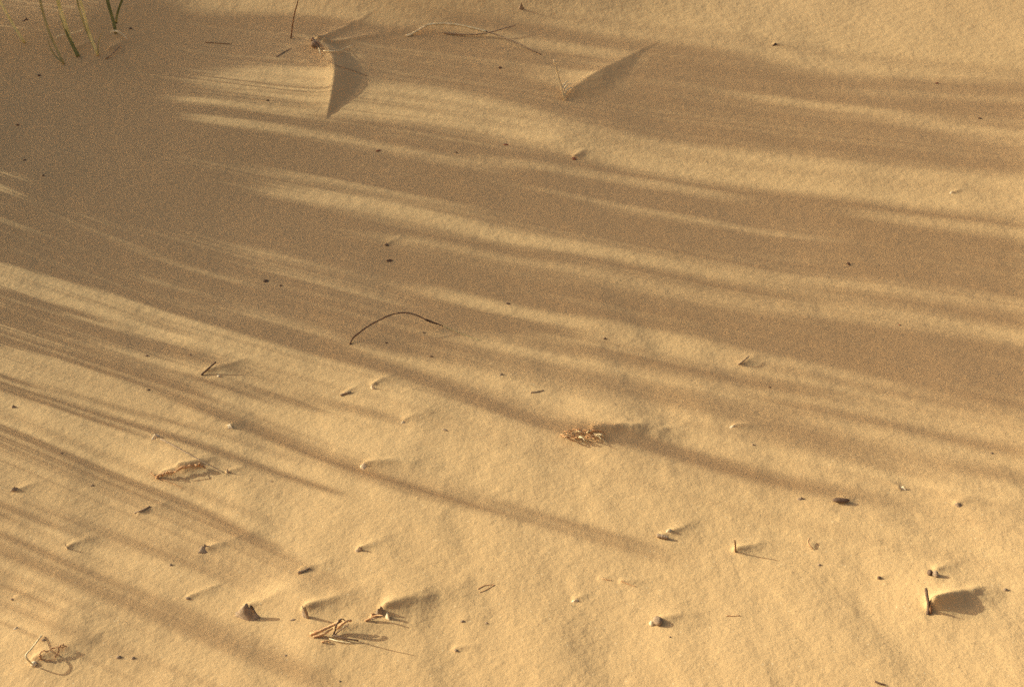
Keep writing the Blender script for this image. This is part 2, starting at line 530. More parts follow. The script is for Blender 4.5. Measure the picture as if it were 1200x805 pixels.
def build_sand():
    X = axis(-1.30, 1.30, 0.0023, 120.0); Y = axis(-0.78, 1.62, 0.0024, 120.0)
    gx, gy = np.meshgrid(X, Y, indexing='xy')
    z = H(gx.ravel(), gy.ravel())
    nx, ny = len(X), len(Y)
    co = np.stack([gx.ravel(), gy.ravel(), z], 1).astype(np.float32)
    i = np.arange(nx - 1)[None, :]; j = np.arange(ny - 1)[:, None]
    a = (j * nx + i).ravel()
    q = np.stack([a, a + 1, a + nx + 1, a + nx], 1).astype(np.int32)
    me = bpy.data.meshes.new('sand')
    me.vertices.add(len(co)); me.vertices.foreach_set('co', co.ravel())
    me.loops.add(q.size); me.loops.foreach_set('vertex_index', q.ravel())
    me.polygons.add(len(q)); me.polygons.foreach_set('loop_start', np.arange(0, q.size, 4, dtype=np.int32))
    me.polygons.foreach_set('use_smooth', np.ones(len(q), dtype=bool))
    me.update(calc_edges=True)
    me.materials.append(M['sand'])
    o = bpy.data.objects.new('sand', me); C.objects.link(o)
    tag(o, 'wind-smoothed golden dune sand striped by long grass shadows', 'sand', kind='structure')
build_sand()

# ------------------------------------------------------------------ marram grass left of the frame, which throws the shadows
GW, GH, Q = 660, 420, 2.0             # shade map, one cell = 2 photograph pixels, starts at x = -80
gx, gy = np.meshgrid((np.arange(GW) + 0.5) * Q - 80, (np.arange(GH) + 0.5) * Q - 16)
SHADE = np.zeros((GH, GW))
def poly_mask(pts, soft=6.0):
    pts = np.asarray(pts, float); ins = np.zeros(gx.shape, bool); dist = np.full(gx.shape, 1e9)
    for i in range(len(pts)):
        a, b = pts[i], pts[(i + 1) % len(pts)]
        cnd = ((a[1] > gy) != (b[1] > gy))
        with np.errstate(divide='ignore', invalid='ignore'):
            xi = a[0] + (gy - a[1]) / (b[1] - a[1] + 1e-12) * (b[0] - a[0])
        ins ^= cnd & (gx < xi)
        e = b - a; t = np.clip(((gx - a[0]) * e[0] + (gy - a[1]) * e[1]) / (e @ e + 1e-9), 0, 1)
        dist = np.minimum(dist, np.hypot(gx - a[0] - e[0] * t, gy - a[1] - e[1] * t))
    sd = np.where(ins, dist, -dist)
    return np.clip(0.5 + sd / (2 * soft), 0, 1)
def paint(mask, val):
    global SHADE
    SHADE = SHADE * (1 - mask) + val * mask
def stroke(pts, hw, a0, a1=None, dark=1.0):
    """Shade (dark = 1) or light (dark = 0) along pts, half width hw, strength a0 to a1."""
    a1 = a0 if a1 is None else a1
    if dark > 0.5:
        a0, a1 = min(0.97, a0 * 1.25), min(0.97, a1 * 1.25)
    pts = np.asarray(pts, float)
    seg = np.r_[0, np.cumsum(np.linalg.norm(np.diff(pts, axis=0), axis=1))]
    best = np.full(gx.shape, 1e9); al = np.zeros(gx.shape)
    for i in range(len(pts) - 1):
        a, b = pts[i], pts[i + 1]; e = b - a
        t = np.clip(((gx - a[0]) * e[0] + (gy - a[1]) * e[1]) / (e @ e), 0, 1)
        d = np.hypot(gx - a[0] - e[0] * t, gy - a[1] - e[1] * t)
        u = (seg[i] + t * (seg[i + 1] - seg[i])) / seg[-1]
        m = d < best; best = np.where(m, d, best); al = np.where(m, a0 + (a1 - a0) * u, al)
    k = np.clip(1.35 - best / hw * 0.85, 0, 1); k = k * k * (3 - 2 * k)
    paint(k * al, dark)
def lit(pts, hw, a0, a1=None): stroke(pts, hw * 0.85, a0, a1, 0.0)

paint(poly_mask([(-200, -80), (186, -80), (196, 17), (330, 17), (430, 25), (560, 22), (640, 32), (720, 45), (830, 54), (950, 83),
                 (1300, 100), (1300, 490), (1200, 470), (1050, 430), (900, 402), (700, 392), (560, 398), (480, 404), (400, 408),
                 (300, 392), (200, 362), (100, 334), (0, 309), (-200, 250)]), 0.97)
# light that comes through the upper shade
lit([(425, 27), (520, 30), (640, 52), (740, 68)], 5, 0.5, 0.45)
lit([(646, 93), (706, 91)], 7, 0.85, 0.8); lit([(655, 101), (686, 100)], 5, 0.8); lit([(590, 50), (660, 60), (738, 66)], 6, 0.45)
paint(poly_mask([(228, 90), (290, 79), (372, 78), (420, 86), (436, 104), (425, 136), (378, 140), (320, 124), (245, 107)], 5) * 0.92, 0.0)
stroke([(215, 96), (300, 98), (392, 103)], 2.5, 0.35); stroke([(215, 104), (300, 107), (390, 114)], 2.5, 0.4)
stroke([(200, 108), (290, 114), (385, 129)], 3.5, 0.6); stroke([(215, 89), (300, 89), (392, 95)], 2, 0.25)
lit([(198, 115), (260, 121), (330, 132), (378, 141)], 4.5, 0.9, 0.55)
lit([(222, 138), (280, 145), (350, 155), (420, 168), (500, 184), (600, 203)], 6, 0.85, 0.45)
lit([(560, 190), (660, 201), (760, 213), (850, 227)], 6, 0.5, 0.6)
paint(poly_mask([(440, 96), (520, 106), (600, 124), (700, 152), (800, 167), (900, 176), (1000, 190), (1300, 216), (1300, 258), (1200, 249),
                 (1100, 243), (1000, 232), (900, 217), (800, 206), (700, 188), (600, 163), (500, 148), (425, 138)], 6) * 0.93, 0.0)
stroke([(440, 108), (600, 136), (740, 166), (860, 184)], 3, 0.4, 0.2); stroke([(440, 122), (560, 142), (640, 158)], 3, 0.35)
stroke([(640, 150), (760, 176), (900, 196), (1050, 214), (1200, 228)], 4, 0.3, 0.25)
lit([(300, 200), (400, 214), (500, 236), (570, 252)], 5, 0.5, 0.4)
lit([(312, 222), (390, 232), (470, 246), (530, 262), (600, 281)], 9, 0.6, 0.8); lit([(600, 281), (700, 294), (800, 311), (900, 325)], 8, 0.75, 0.5)
lit([(900, 322), (1000, 331), (1090, 346), (1240, 364)], 8, 0.45, 0.4)
lit([(455, 279), (520, 288), (600, 306), (700, 321)], 6.5, 0.6, 0.6); lit([(690, 321), (800, 341), (900, 357), (1000, 366), (1100, 381), (1240, 400)], 11, 0.7, 0.65)
lit([(120, 262), (220, 282), (300, 300)], 6, 0.25, 0.5); lit([(290, 298), (400, 332), (470, 352)], 12, 0.5, 0.45); lit([(470, 345), (560, 352)], 10, 0.3)
lit([(530, 348), (600, 366), (700, 384), (800, 396), (920, 404)], 8.5, 0.8, 0.7)
lit([(40, 246), (125, 279), (220, 314), (290, 330)], 4.5, 0.55, 0.5); lit([(85, 250), (140, 264)], 5, 0.35)
lit([(-80, 184), (-20, 210), (32, 233)], 5, 0.8); lit([(-80, 172), (-5, 202), (66, 220)], 6, 0.7, 0.5); lit([(-80, 205), (-20, 233), (26, 250)], 4.5, 0.7); lit([(-80, 222), (-20, 250), (60, 280)], 4, 0.5)
lit([(-20, 281), (60, 309), (130, 331), (200, 353), (300, 381)], 5, 0.65, 0.5); lit([(140, 318), (215, 339)], 3.5, 0.45)
lit([(270, 360), (340, 378), (420, 400)], 6, 0.55); lit([(200, 190), (320, 200)], 5, 0.15)
lit([(868, 111), (950, 121), (1040, 134), (1240, 166)], 5, 0.6, 0.6); lit([(980, 106), (1100, 112), (1240, 119)], 4, 0.4, 0.6)
lit([(1040, 140), (1240, 178)], 4, 0.3); lit([(700, 245), (900, 268), (1000, 275)], 6, 0.2, 0.15)
lit([(1000, 250), (1100, 263), (1240, 279)], 6, 0.5); lit([(830, 295), (1000, 305)], 5, 0.2)
stroke([(-80, 268), (0, 299), (60, 318), (130, 339), (200, 361), (300, 393)], 5, 0.7)
# bright band at the left and shade lines below it
paint(poly_mask([(-80, 282), (0, 310), (60, 324), (130, 342), (200, 366), (300, 398), (400, 415), (300, 412), (200, 390), (100, 362), (0, 338), (-80, 320)], 4) * 0.95, 0.0)
stroke([(-80, 298), (0, 323), (100, 349), (200, 380)], 2.2, 0.4); stroke([(-80, 318), (0, 341), (50, 355), (120, 372), (210, 385)], 3, 0.8, 0.6)
stroke([(-80, 330), (0, 358), (60, 370), (110, 385), (180, 400), (250, 417)], 4.5, 0.85, 0.6)
stroke([(-80, 345), (0, 367), (100, 392), (180, 410), (260, 427), (340, 443)], 7, 0.75, 0.35)
stroke([(-80, 352), (0, 380), (120, 415), (220, 446), (300, 458), (380, 472), (480, 493)], 6.5, 0.8, 0.45)
stroke([(-80, 366), (0, 394), (80, 415), (170, 448), (240, 475), (320, 507)], 6.5, 0.85, 0.65); stroke([(290, 494), (360, 524), (430, 552), (480, 572), (560, 590), (650, 611), (765, 646)], 9, 0.6, 0.35)
stroke([(100, 420), (170, 440), (230, 462)], 9, 0.6)
stroke([(-80, 408), (0, 438), (80, 460), (180, 488), (260, 508), (340, 536)], 3, 0.75, 0.4)
stroke([(-80, 416), (0, 448), (100, 478), (190, 506), (260, 530), (400, 578)], 3, 0.55, 0.4)
stroke([(-80, 420), (0, 455), (80, 480), (165, 507)], 2.5, 0.6, 0.4)
stroke([(-80, 462), (0, 499), (70, 530), (130, 555), (220, 590), (320, 641)], 4.5, 0.75, 0.4)
stroke([(-80, 482), (0, 518), (80, 547), (150, 580), (240, 620), (330, 660), (400, 692)], 14, 0.34, 0.24)
stroke([(-80, 555), (0, 588), (100, 618), (200, 646), (280, 672)], 11, 0.6, 0.35)
stroke([(-80, 615), (0, 650), (60, 676), (150, 711), (220, 736), (320, 776), (380, 800)], 15, 0.2, 0.15)
stroke([(-80, 645), (0, 682), (70, 716)], 6, 0.3, 0.2); stroke([(-80, 540), (0, 566), (60, 590)], 5, 0.3, 0.2)
for y0 in (478, 509, 537, 560, 606, 624, 667, 702, 728):
    stroke([(-80, y0 - 36), (0, y0), (90, y0 + 40), (200, y0 + 84), (300, y0 + 126)], 3.5, 0.30, 0.08)
# the right-hand lower shade
stroke([(300, 388), (360, 405), (450, 430), (520, 454), (600, 484), (650, 501)], 8, 0.6, 0.6)
stroke([(690, 508), (760, 521), (830, 541), (900, 562), (1010, 582)], 8, 0.75, 0.35)
stroke([(440, 398), (520, 410), (600, 426), (700, 450), (800, 466), (870, 485), (1000, 522)], 13, 0.65, 0.5)
stroke([(600, 402), (700, 416), (800, 435), (900, 451), (980, 462)], 6.5, 0.65, 0.5)
stroke([(850, 393), (920, 404), (1000, 420), (1100, 445), (1240, 478)], 16, 0.9)
stroke([(870, 424), (960, 440), (1040, 456), (1160, 478)], 6, 0.5)
stroke([(880, 470), (1000, 490), (1060, 500), (1110, 511), (1240, 534)], 7, 0.6, 0.4)
stroke([(890, 505), (980, 525), (1050, 545), (1240, 566)], 8, 0.5, 0.3)
stroke([(700, 425), (900, 470), (1200, 520)], 40, 0.22)
stroke([(640, 8), (800, 18), (950, 32), (1240, 47)], 6, 0.35); stroke([(780, 40), (900, 52), (1000, 66), (1240, 90)], 7, 0.3)
stroke([(480, 12), (640, 22), (800, 40)], 5, 0.25)

# how the streaks run in the photograph: (x, y, slope)
FIELD = np.array([(0, 60, .12), (150, 100, .14), (60, 230, .42), (100, 330, .37), (100, 430, .33), (100, 460, .29), (60, 520, .44), (100, 640, .42), (100, 730, .44),
                  (300, 500, .40), (450, 425, .26), (560, 465, .32), (400, 220, .21), (300, 310, .25), (300, 400, .27), (700, 330, .18), (1000, 300, .13), (900, 130, .14),
                  (1000, 190, .11), (500, 130, .16), (300, 90, .07), (250, 125, .12), (700, 50, .10), (900, 25, .08), (1150, 50, .07), (750, 540, .27), (650, 610, .28),
                  (900, 450, .2), (1000, 530, .22), (1100, 420, .2), (600, 380, .19), (250, 650, .45), (330, 770, .42), (500, 580, .30), (200, 200, .2), (-60, 150, .25)])
def slope_at(x, y):
    d2 = (FIELD[:, 0] - x) ** 2 + 1.5 * (FIELD[:, 1] - y) ** 2 + 900
    w = d2 ** -1.7
    return float((w * FIELD[:, 2]).sum() / w.sum())
def shade_at(x, y):
    i = int((max(x, -6) + 80) / Q); j = int((y + 16) / Q)
    if i >= GW or j < 0 or j >= GH: return 0.0
    return float(SHADE[j, max(i, 0)])

def build_grass():
    V, Fc = [], []
    rr = random.Random(5)
    # trace the tracks of all blades rightwards first, so that each knows how far its neighbours are
    starts = []; y0 = -75.0
    while y0 < 730:
        near = 1.0 + max(0, y0) / 700
        starts.append(y0 + rr.uniform(-0.5, 0.5)); y0 += 1.25 * near
    cols = np.arange(-30, 1261, 20.0)
    TR = np.zeros((len(starts), len(cols)))
    for i, yy in enumerate(starts):
        y = yy - 30 * slope_at(0, yy)
        for j, x in enumerate(cols):
            TR[i, j] = y; y += 20 * slope_at(x, y)
    GAP = np.gradient(TR, axis=0); count = 0
    nt_, nc_ = TR.shape
    # single blades and gaps of the stand: streaks that run along the tracks
    ii, jj = np.meshgrid(np.arange(nt_), np.arange(nc_), indexing='ij')
    nA = noise2(ii / 3.1 + 0.3, jj / 21.0, 61) + 0.7 * noise2(ii / 8.0, jj / 30.0 + 4, 62) + 0.5 * noise2(ii / 1.5, jj / 14.0, 63)
    PTS = castv(np.tile(cols, nt_), TR.ravel(), smooth_h).reshape(nt_, nc_, 3)
    def streaked(d, i, j, x, y):
        n = nA[i, j]
        inside = min(1.0, max(0.0, (x - 180) / 250)) if y < 190 + 0.25 * x else min(1.0, max(0.0, (y - 190 - x * 0.25) / 40))
        leak = max(0.0, n - 0.10) * 0.8 * inside * (0.0 if y < 100 + 0.03 * x else 0.3 if y < 160 else 1.0)
        d2 = d - d * min(0.6, leak)
        fill = max(0.0, -n) * 1.5
        zone = 1.0 if y < 330 + 0.22 * x else max(0.0, 1 - (y - 330 - 0.22 * x) / (110 + 0.18 * max(0, 600 - x)))
        if y > 330 + 0.22 * x:                      # below the shade: the broad streaks break into finer ones
            d2 = min(0.97, d2 * max(0.3, 1 - 0.9 * n))
            zone = max(zone, 0.35 * max(0.0, min(1.0, (480 - x) / 200)))
        return d2 + (1 - d2) * min(0.5, fill) * zone * (0.15 if y < 150 else 0.4 if y < 260 else 0.8)
    for i, yy in enumerate(starts):
        pts = [(x, TR[i, j], streaked(shade_at(x, TR[i, j]), i, j, x, TR[i, j])) for j, x in enumerate(cols) if TR[i, j] < 850]
        gap = GAP[i]
        if len(pts) < 3: continue
        D = np.array([p[2] for p in pts])
        if D.max() < 0.12: continue
        last = max(k for k in range(len(D)) if D[k] > 0.10)
        pts = pts[:last + 2]; D = D[:last + 2]
        if len(pts) < 3: continue
        # distance of this blade from the left edge of the picture
        far = 0.30 if 190 < yy < 560 else (0.55 if yy >= 560 else 0.40)
        dist = far + rr.uniform(0, 0.22) + (rr.uniform(0, 0.4) if rr.random() < 0.15 else 0)
        S = None; path = []; wid = []
        for k, (px, py, d) in enumerate(pts):
            g = PTS[i, k]
            if S is None:
                S = float(g[:2] @ SH) + dist
            run = S - float(g[:2] @ SH)
            path.append(g + SUN / math.cos(ELEV) * run)
            wid.append(d)
        path = np.array(path); wid = np.array(wid)
        # the spacing of neighbouring tracks, in metres across the sun, sets the width
        sp = np.array([gap[k] * mpp(px, min(max(py, 0), 800)) / math.sin(PITCH) for k, (px, py, d) in enumerate(pts)]) * 0.97
        w = sp * wid * (1 + 0.45 * wid ** 4)
        w = np.clip(w, 0.0005, 0.012)
        kk = np.ones(3) / 3
        w = np.convolve(np.pad(w, 1, mode='edge'), kk, 'valid')
        w[-1] = 0.0003
        # down to the root
        p0 = path[0]; gz = float(base_h(np.array([p0[0]]), np.array([p0[1]]))[0])
        tdir = (path[0] - path[2]); 
        hgt = p0[2] - gz
        lat = np.clip(np.dot(tdir[:2], SN) / (abs(tdir[2]) + 1e-6), -0.6, 0.6)
        nst = 5
        low = []; loww = []
        for k in range(nst):
            u = k / nst
            q = p0 - np.array([0, 0, hgt + 0.02]) * (1 - u)
            q[:2] += SN * lat * hgt * (1 - u) * (0.5 + 0.5 * u)
            low.append(q); loww.append(0.0016 + (w[0] - 0.0016) * min(1.0, u * 1.3))
        full = np.vstack([np.array(low), path]); fw = np.r_[loww, w]
        seg = np.r_[0, np.cumsum(np.linalg.norm(np.diff(full, axis=0), axis=1))]
        n = 40; t = np.linspace(0, seg[-1], n)
        c = np.stack([np.interp(t, seg, full[:, k]) for k in range(3)], 1)
        # one plain blade, out of the wall plane too: it bows towards or away from the sun, which leaves its shadow in place
        bow = rr.uniform(-0.16, 0.16); u = np.linspace(0, 1, n)
        off = bow * np.sin(np.pi * 0.5 * u) ** 2
        c = c + np.outer(off, SUN / math.cos(ELEV))
        ww = np.interp(t, seg, fw)
        tw = rr.uniform(-0.5, 0.5)
        face = np.array([SN[0] * math.cos(tw) + SH[0] * math.sin(tw), SN[1] * math.cos(tw) + SH[1] * math.sin(tw), 0.0])
        v, f = blade_geo(c, 0, 0, 0, face, 0.3, widths=ww / max(math.cos(tw), 0.5))
        o = len(V); V += list(v); Fc += [tuple(i + o for i in q) for q in f]
        count += 1
    print('grass blades', count)
    o = mesh_obj('grass', V, Fc, M['grass'], None, (0, 0, 0))
    tag(o, 'tall marram grass standing beyond the left edge and throwing the long streaks of shade', 'grass', kind='stuff')
build_grass()

# ------------------------------------------------------------------ grass shoots in the upper left corner
def shoot(label, blades, seed):
    """blades: list of (name, base px, [picture points upward], width px, material, tip width)"""
    b0 = blades[0]
    root = empty('grass_shoot', tuple(P(*b0[1])))
    tag(root, label, 'grass shoot', 'grass shoots in the upper left corner')
    for k, (nm, base, tops, w, m, wt) in enumerate(blades):
        path = upright(base[0], base[1], tops)
        # carry on upward beyond the picture's edge, bending over
        d = path[-1] - path[-2]; d /= np.linalg.norm(d)
        if tops[-1][1] <= 2:
            rr = random.Random(seed + k)
            for q in range(4):
                path.append(path[-1] + d * 0.055 + np.array([0.004 * q, 0.006 * q, -0.004 * q * q * 0.5]))
        s = mpp(*base)
        v, f = blade_geo(path, w * s * 1.1, w * s * 1.3, wt * s * 0.4, np.array([0.95, 0.2, 0]), 0.35, 26)
        mesh_obj(nm, v, f, M[m], root, tuple(root.location))
    return root
shoot('thin yellow grass blade at far left of the upper left shoots', [('blade', (29, 51), [(24, 40), (19, 28), (14, 14), (9, -2)], 2.6, 'pale', 1)], 1)
shoot('slender grey-green shoot left of the thick yellow one', [('blade', (75, 76), [(71, 62), (67, 46), (65, 24), (66, -2)], 2.4, 'olive', 1.5),
      ('blade', (74, 74), [(66, 66), (63, 56), (63, 48)], 1.6, 'olive', 0.5)], 2)
shoot('thickest shoot, dark green base and pale yellow blade', [('sheath', (92, 67), [(89, 58), (86, 49), (84, 40)], 3.6, 'green', 1.5),
      ('blade', (91, 66), [(87, 50), (85, 34), (83, 18), (84, -2)], 3.4, 'pale', 2), ('blade', (90, 62), [(84, 48), (81, 30), (80, 18)], 1.8, 'olive', 0.6)], 3)
shoot('pale twin-bladed shoot right of the thickest one', [('blade', (115, 66), [(112, 52), (110, 40), (109, 20), (107, -2)], 2.6, 'pale', 1.5),
      ('blade', (114, 64), [(108, 44), (105, 24), (104, -2)], 1.6, 'olive', 0.8), ('blade', (115, 62), [(118, 52), (122, 46), (126, 42)], 1.2, 'olive', 0.4)], 4)
shoot('dark green forked shoot, rightmost of the standing grass', [('blade', (136, 40), [(136, 30), (135, 20), (134, 10), (134, -2)], 3.0, 'green', 2),
      ('blade', (136, 28), [(139, 20), (146, 9), (154, -2)], 2.0, 'green', 1.2)], 5)
def flat_blade(name, label, pts, w, m, cat='dry blade', group=None):
    c = path_px(pts); s = mpp(pts[0][0], pts[0][1])
    v, f = blade_geo(c, w * s * 0.6, w * s, w * s * 0.25, np.array([0.05, 0.57, 0.82]), 0.3, 24)
    return tag(mesh_obj(name, v, f, M[m], None, tuple(c[0])), label, cat, group)
flat_blade('dry_leaf', 'curved straw-coloured leaf arching beside the forked green shoot', [(129, 38, .018), (134, 36.5, .02), (140, 38, .018), (146, 43, .008), (150, 47, .001)], 3, 'straw')
flat_blade('dry_leaf', 'thin orange leaf lying across the thickest grass shoot', [(97, 35, .03), (88, 38, .026), (78, 40, .02), (68, 42.5, .016), (61, 50, .002)], 1.8, 'straw')
twig('twig', 'small dark forked twig below the curved straw leaf', 'twig', [(124, 69, .001), (130, 65, .004), (136, 59, .006), (141, 54, .003)], 1.6, 1, M['bark'])

# ------------------------------------------------------------------ twigs and stems
def tw(label, pts, w0, w1, m='twig', name='twig', cat='twig', **k):
    return twig(name, label, cat, pts, w0, w1, M[m], **k)
v, f = tube_geo(upright(341, 45, [(344, 34), (348, 22), (353, 11), (357, 1), (359, -8)]), 0.0016, 0.0011, rseed=3)
root = empty('withered_stalk', tuple(P(341, 45)))
tag(root, 'thin dark stem standing left of the crescent drift, cut by the top edge', 'dry stem')
mesh_obj('stem', v, f, M['red'], root, tuple(root.location))
u = upright(341, 45, [(354, 9), (357, 2), (360, -7)])[2:]
v, f = tube_geo(u, 0.0022, 0.0008, rseed=4); mesh_obj('sheath', v, f, M['straw'], root, tuple(root.location))
tw('short thin stick on shaded sand left of the crescent drift stub', [(324, 67), (330, 63), (341, 57)], 1.5, .7, 'bark')
tw('faint thin straw lying flat in the upper left shade', [(241, 50), (255, 51), (271, 52)], 1, .7, 'red')
# the stub at the head of the crescent drift
root = empty('root_stub', tuple(P(370, 54)))
tag(root, 'dark root stub with pale hooked strands at the head of the crescent drift', 'root stub')
nugget('stump', '', '', 370, 54, 9, 10, M['bark'], 0.3, parent=root, rough=0.5)
nugget('knot', '', '', 366, 47, 4, 6, M['twig'], 0.3, parent=root, rough=0.5)
for pts, w, m in [([(373, 56, .004), (374.5, 60, .008), (376, 66, .002)], 1.8, 'straw'), ([(379, 60, .006), (392, 60.5, .006), (404, 57, .006), (414, 53, .004)], 1.5, 'straw'),
                  ([(367, 45, .006), (369, 51, .012), (374, 57, .006)], 2, 'twig'), ([(384, 71, .001), (395, 77, .002), (408, 81, .002), (420, 85, .002), (430, 89, .001)], .9, 'bark'),
                  ([(364, 46, .004), (371, 49, .010), (380, 58, .006)], 1.5, 'red')]:
    twig('strand', '', '', pts, w, w * 0.6, M[m], parent=root)
root = empty('fallen_stem', tuple(P(477, 42)))
tag(root, 'long pale grass stem bent over near the top, right of the crescent drift', 'fallen stem')
twig('stem', '', '', [(476, 43, .0), (483, 40, .004), (492, 35, .010), (501, 30, .016), (515, 28.5, .018), (535, 29.5, .018), (552, 33, .015), (570, 37.5, .010)], 3.2, 2.4, M['straw'], parent=root)
twig('side_stem', '', '', [(520, 39, .002), (545, 41, .004), (570, 39, .009), (586, 35, .012), (604, 30, .012)], 1.9, 1.3, M['bark'], parent=root)
twig('tip', '', '', [(570, 37, .010), (585, 42, .008), (600, 48, .007), (615, 55, .005), (634, 64, .001)], 1.9, 1.0, M['bark'], parent=root)
# pale tuft twig at the head of the wedge drift
root = empty('straw_tuft', tuple(P(662, 117)))
tag(root, 'pale broken straw leaning upright with curled husk at head of the wedge drift', 'straw tuft')
v, f = tube_geo(upright(662, 117, [(659, 108), (655, 97), (651, 86), (648, 77)]), 0.0026, 0.0018, rseed=9)
mesh_obj('stem', v, f, M['straw'], root, tuple(root.location))
for k, pts in enumerate([[(660, 110, .004), (659, 103, .014), (662, 98, .016), (666, 95, .012)], [(661, 112, .003), (661, 105, .014), (665, 100, .014), (670, 98, .008)],
                         [(662, 114, .003), (663, 108, .010), (667, 104, .012), (672, 103, .006)]]):
    twig('husk', '', '', pts, 2.2, 1.2, M['straw'], parent=root, flat=0.4)
# the arched twig in the middle
root = empty('arched_twig', tuple(P(410, 403)))
tag(root, 'thin dark arched twig in the middle of the sand, both ends down', 'twig')
twig('stem', '', '', [(410, 404, .0), (413, 397, .005), (421, 390, .012), (432, 382, .019), (446, 374.5, .026), (460, 368.5, .030), (475, 366.5, .030), (487, 369, .027), (500, 375, .018), (511, 379, .009), (519, 382, .003)], 2.1, 1.5, M['twig'], parent=root, wob=.2)
twig('knuckle', '', '', [(499, 374.6, .019), (505, 377, .0145), (512, 379.6, .008)], 2.8, 2.0, M['twig'], parent=root)
twig('tip', '', '', [(519, 382, .002), (531, 387, .001), (546, 393, .001), (563, 399, .0005)], .9, .5, M['olive'], parent=root)

tw('dark stick slanting out of a small drift, left side below the shade', [(236, 439, .001), (244, 432, .006), (253, 424, .010)], 3, 2, 'twig')
tw('thin dark twig lying aslant above the curled root', [(188, 514, .004), (203, 522, .004), (225, 534, .0045), (247, 546, .005), (263, 554, .003)], 1.7, .7, 'bark')
tw('short flat twig beside the white chip, left of centre', [(399, 463), (404, 461), (411, 459)], 3, 2, 'bark')
tw('small twig in a drift, right of centre in the shade streaks', [(865, 427, .001), (871, 423, .004), (878, 417, .006)], 2.2, 1.4, 'bark')
tw('tiny twig at left, lower shadow band', [(158, 601), (166, 598), (176, 593)], 3, 1.8, 'bark')
tw('small brown twig bit between the upright chip and the dark chip', [(349, 671), (355, 669), (363, 665)], 3.4, 2, 'bark')
tw('short thick twig piece lying beside a white chip, lower middle', [(770, 627, .003), (775, 628, .003), (783, 630, .002)], 5, 4, 'bark')
v, f = tube_geo(upright(862, 646, [(861, 640), (860, 635), (859, 631)]), 0.0011, 0.0009, rseed=11)
tag(mesh_obj('upright_twig', v, f, M['red'], None, tuple(P(862, 646))), 'thin reddish twig standing upright, lower right of centre', 'twig')
root = empty('upright_stick', tuple(P(1088, 718)))
tag(root, 'dark stick standing upright before the darkest drift, lower right', 'stick')
v, f = tube_geo(path_px([(1087, 720, 0), (1088, 711, .005), (1088, 706, .008), (1087, 702, .010), (1085, 689, .017)]), 0.0018, 0.0016, rseed=12)
mesh_obj('stem', v, f, M['twig'], root, tuple(root.location))
flake('husk', '', '', 1088, 718, 6, 14, M['red'], tilt=80, yaw=-60, curl=0.5, parent=root)
tw('faint thin straw lying flat, lower right', [(851, 721), (858, 721.5), (867, 721)], 1.6, 1, 'root')
tw('dark double-ended stalk at the bottom edge, lower right', [(1025, 798, .002), (1030, 800, .002), (1038, 802, .001)], 2.6, 1.4, 'twig')
tw('small pale hooked stalk, right of the dark pod', [(948, 631, .004), (947, 636, .004), (950, 640, .003), (953, 643, .001)], 2, 1.4, 'root')
tw('left one of two thin half-buried straws, lower middle', [(701, 676), (708, 678), (717, 680)], 1.4, .8, 'root')
tw('right one of two thin half-buried straws, with forked end', [(727, 680), (734, 683), (745, 687)], 1.6, .8, 'root')
tw('faint forked straw lying flat right of the curled leaf', [(560, 690), (567, 686), (579, 685), (571, 690), (562, 694)], 1.1, .7, 'root')
tw('tiny thin straw above the pale root clump', [(622, 460), (629, 459), (637, 457)], 1.6, 1, 'bark')
# hooked straw and curly root, bottom left
root = empty('hooked_straw', tuple(P(40, 778)))
tag(root, 'pale hooked straw with white knuckle in the bottom left corner', 'straw')
twig('stem', '', '', [(49, 744, .002), (43, 752, .009), (36, 761, .014), (30, 769, .017), (33, 773, .013), (38, 778, .004)], 2.0, 1.8, M['straw'], parent=root)
nugget('knuckle', '', '', 40, 778, 7, 6, M['chip'], 0.3, parent=root)
root = empty('curly_root', tuple(P(60, 760)))
tag(root, 'dry curly root beside the hooked straw, bottom left', 'root')
twig('strand', '', '', [(48, 772, .001), (46, 767, .004), (49, 763, .005), (56, 762, .006), (63, 759, .006), (70, 758, .006), (77, 757, .003)], 2.2, 1.4, M['root'], parent=root, wob=.35)
twig('strand', '', '', [(64, 770, .002), (68, 764, .004), (70, 758, .006), (73, 755, .006), (78, 758, .004)], 2.0, 1.2, M['root'], parent=root, wob=.35)
twig('strand', '', '', [(48, 772, .001), (57, 773, .002), (66, 772, .001)], 1.2, .8, M['root'], parent=root, wob=.35)
# curled root with bright drift behind it, left
root = empty('curled_root', tuple(P(200, 553)))
tag(root, 'reddish curled root lying below a bright little drift, left side', 'root')
for pts, w in [([(183, 559, .002), (190, 556, .005), (200, 553, .006), (212, 549, .006), (226, 545, .005), (237, 546, .004)], 3.2), ([(177, 553, .003), (181, 558, .003), (184, 560, .001)], 1.6),
               ([(190, 558, .002), (197, 553, .010), (201, 557, .003)], 1.8), ([(228, 545, .006), (234, 543, .008), (240, 548, .002)], 3.6), ([(184, 560, .001), (200, 565, .001), (214, 572, .001)], .9),
               ([(205, 553, .008), (216, 546, .011), (224, 547, .006)], 1.6)]:
    twig('strand', '', '', pts, w, w * .6, M['root'], parent=root, wob=.3)
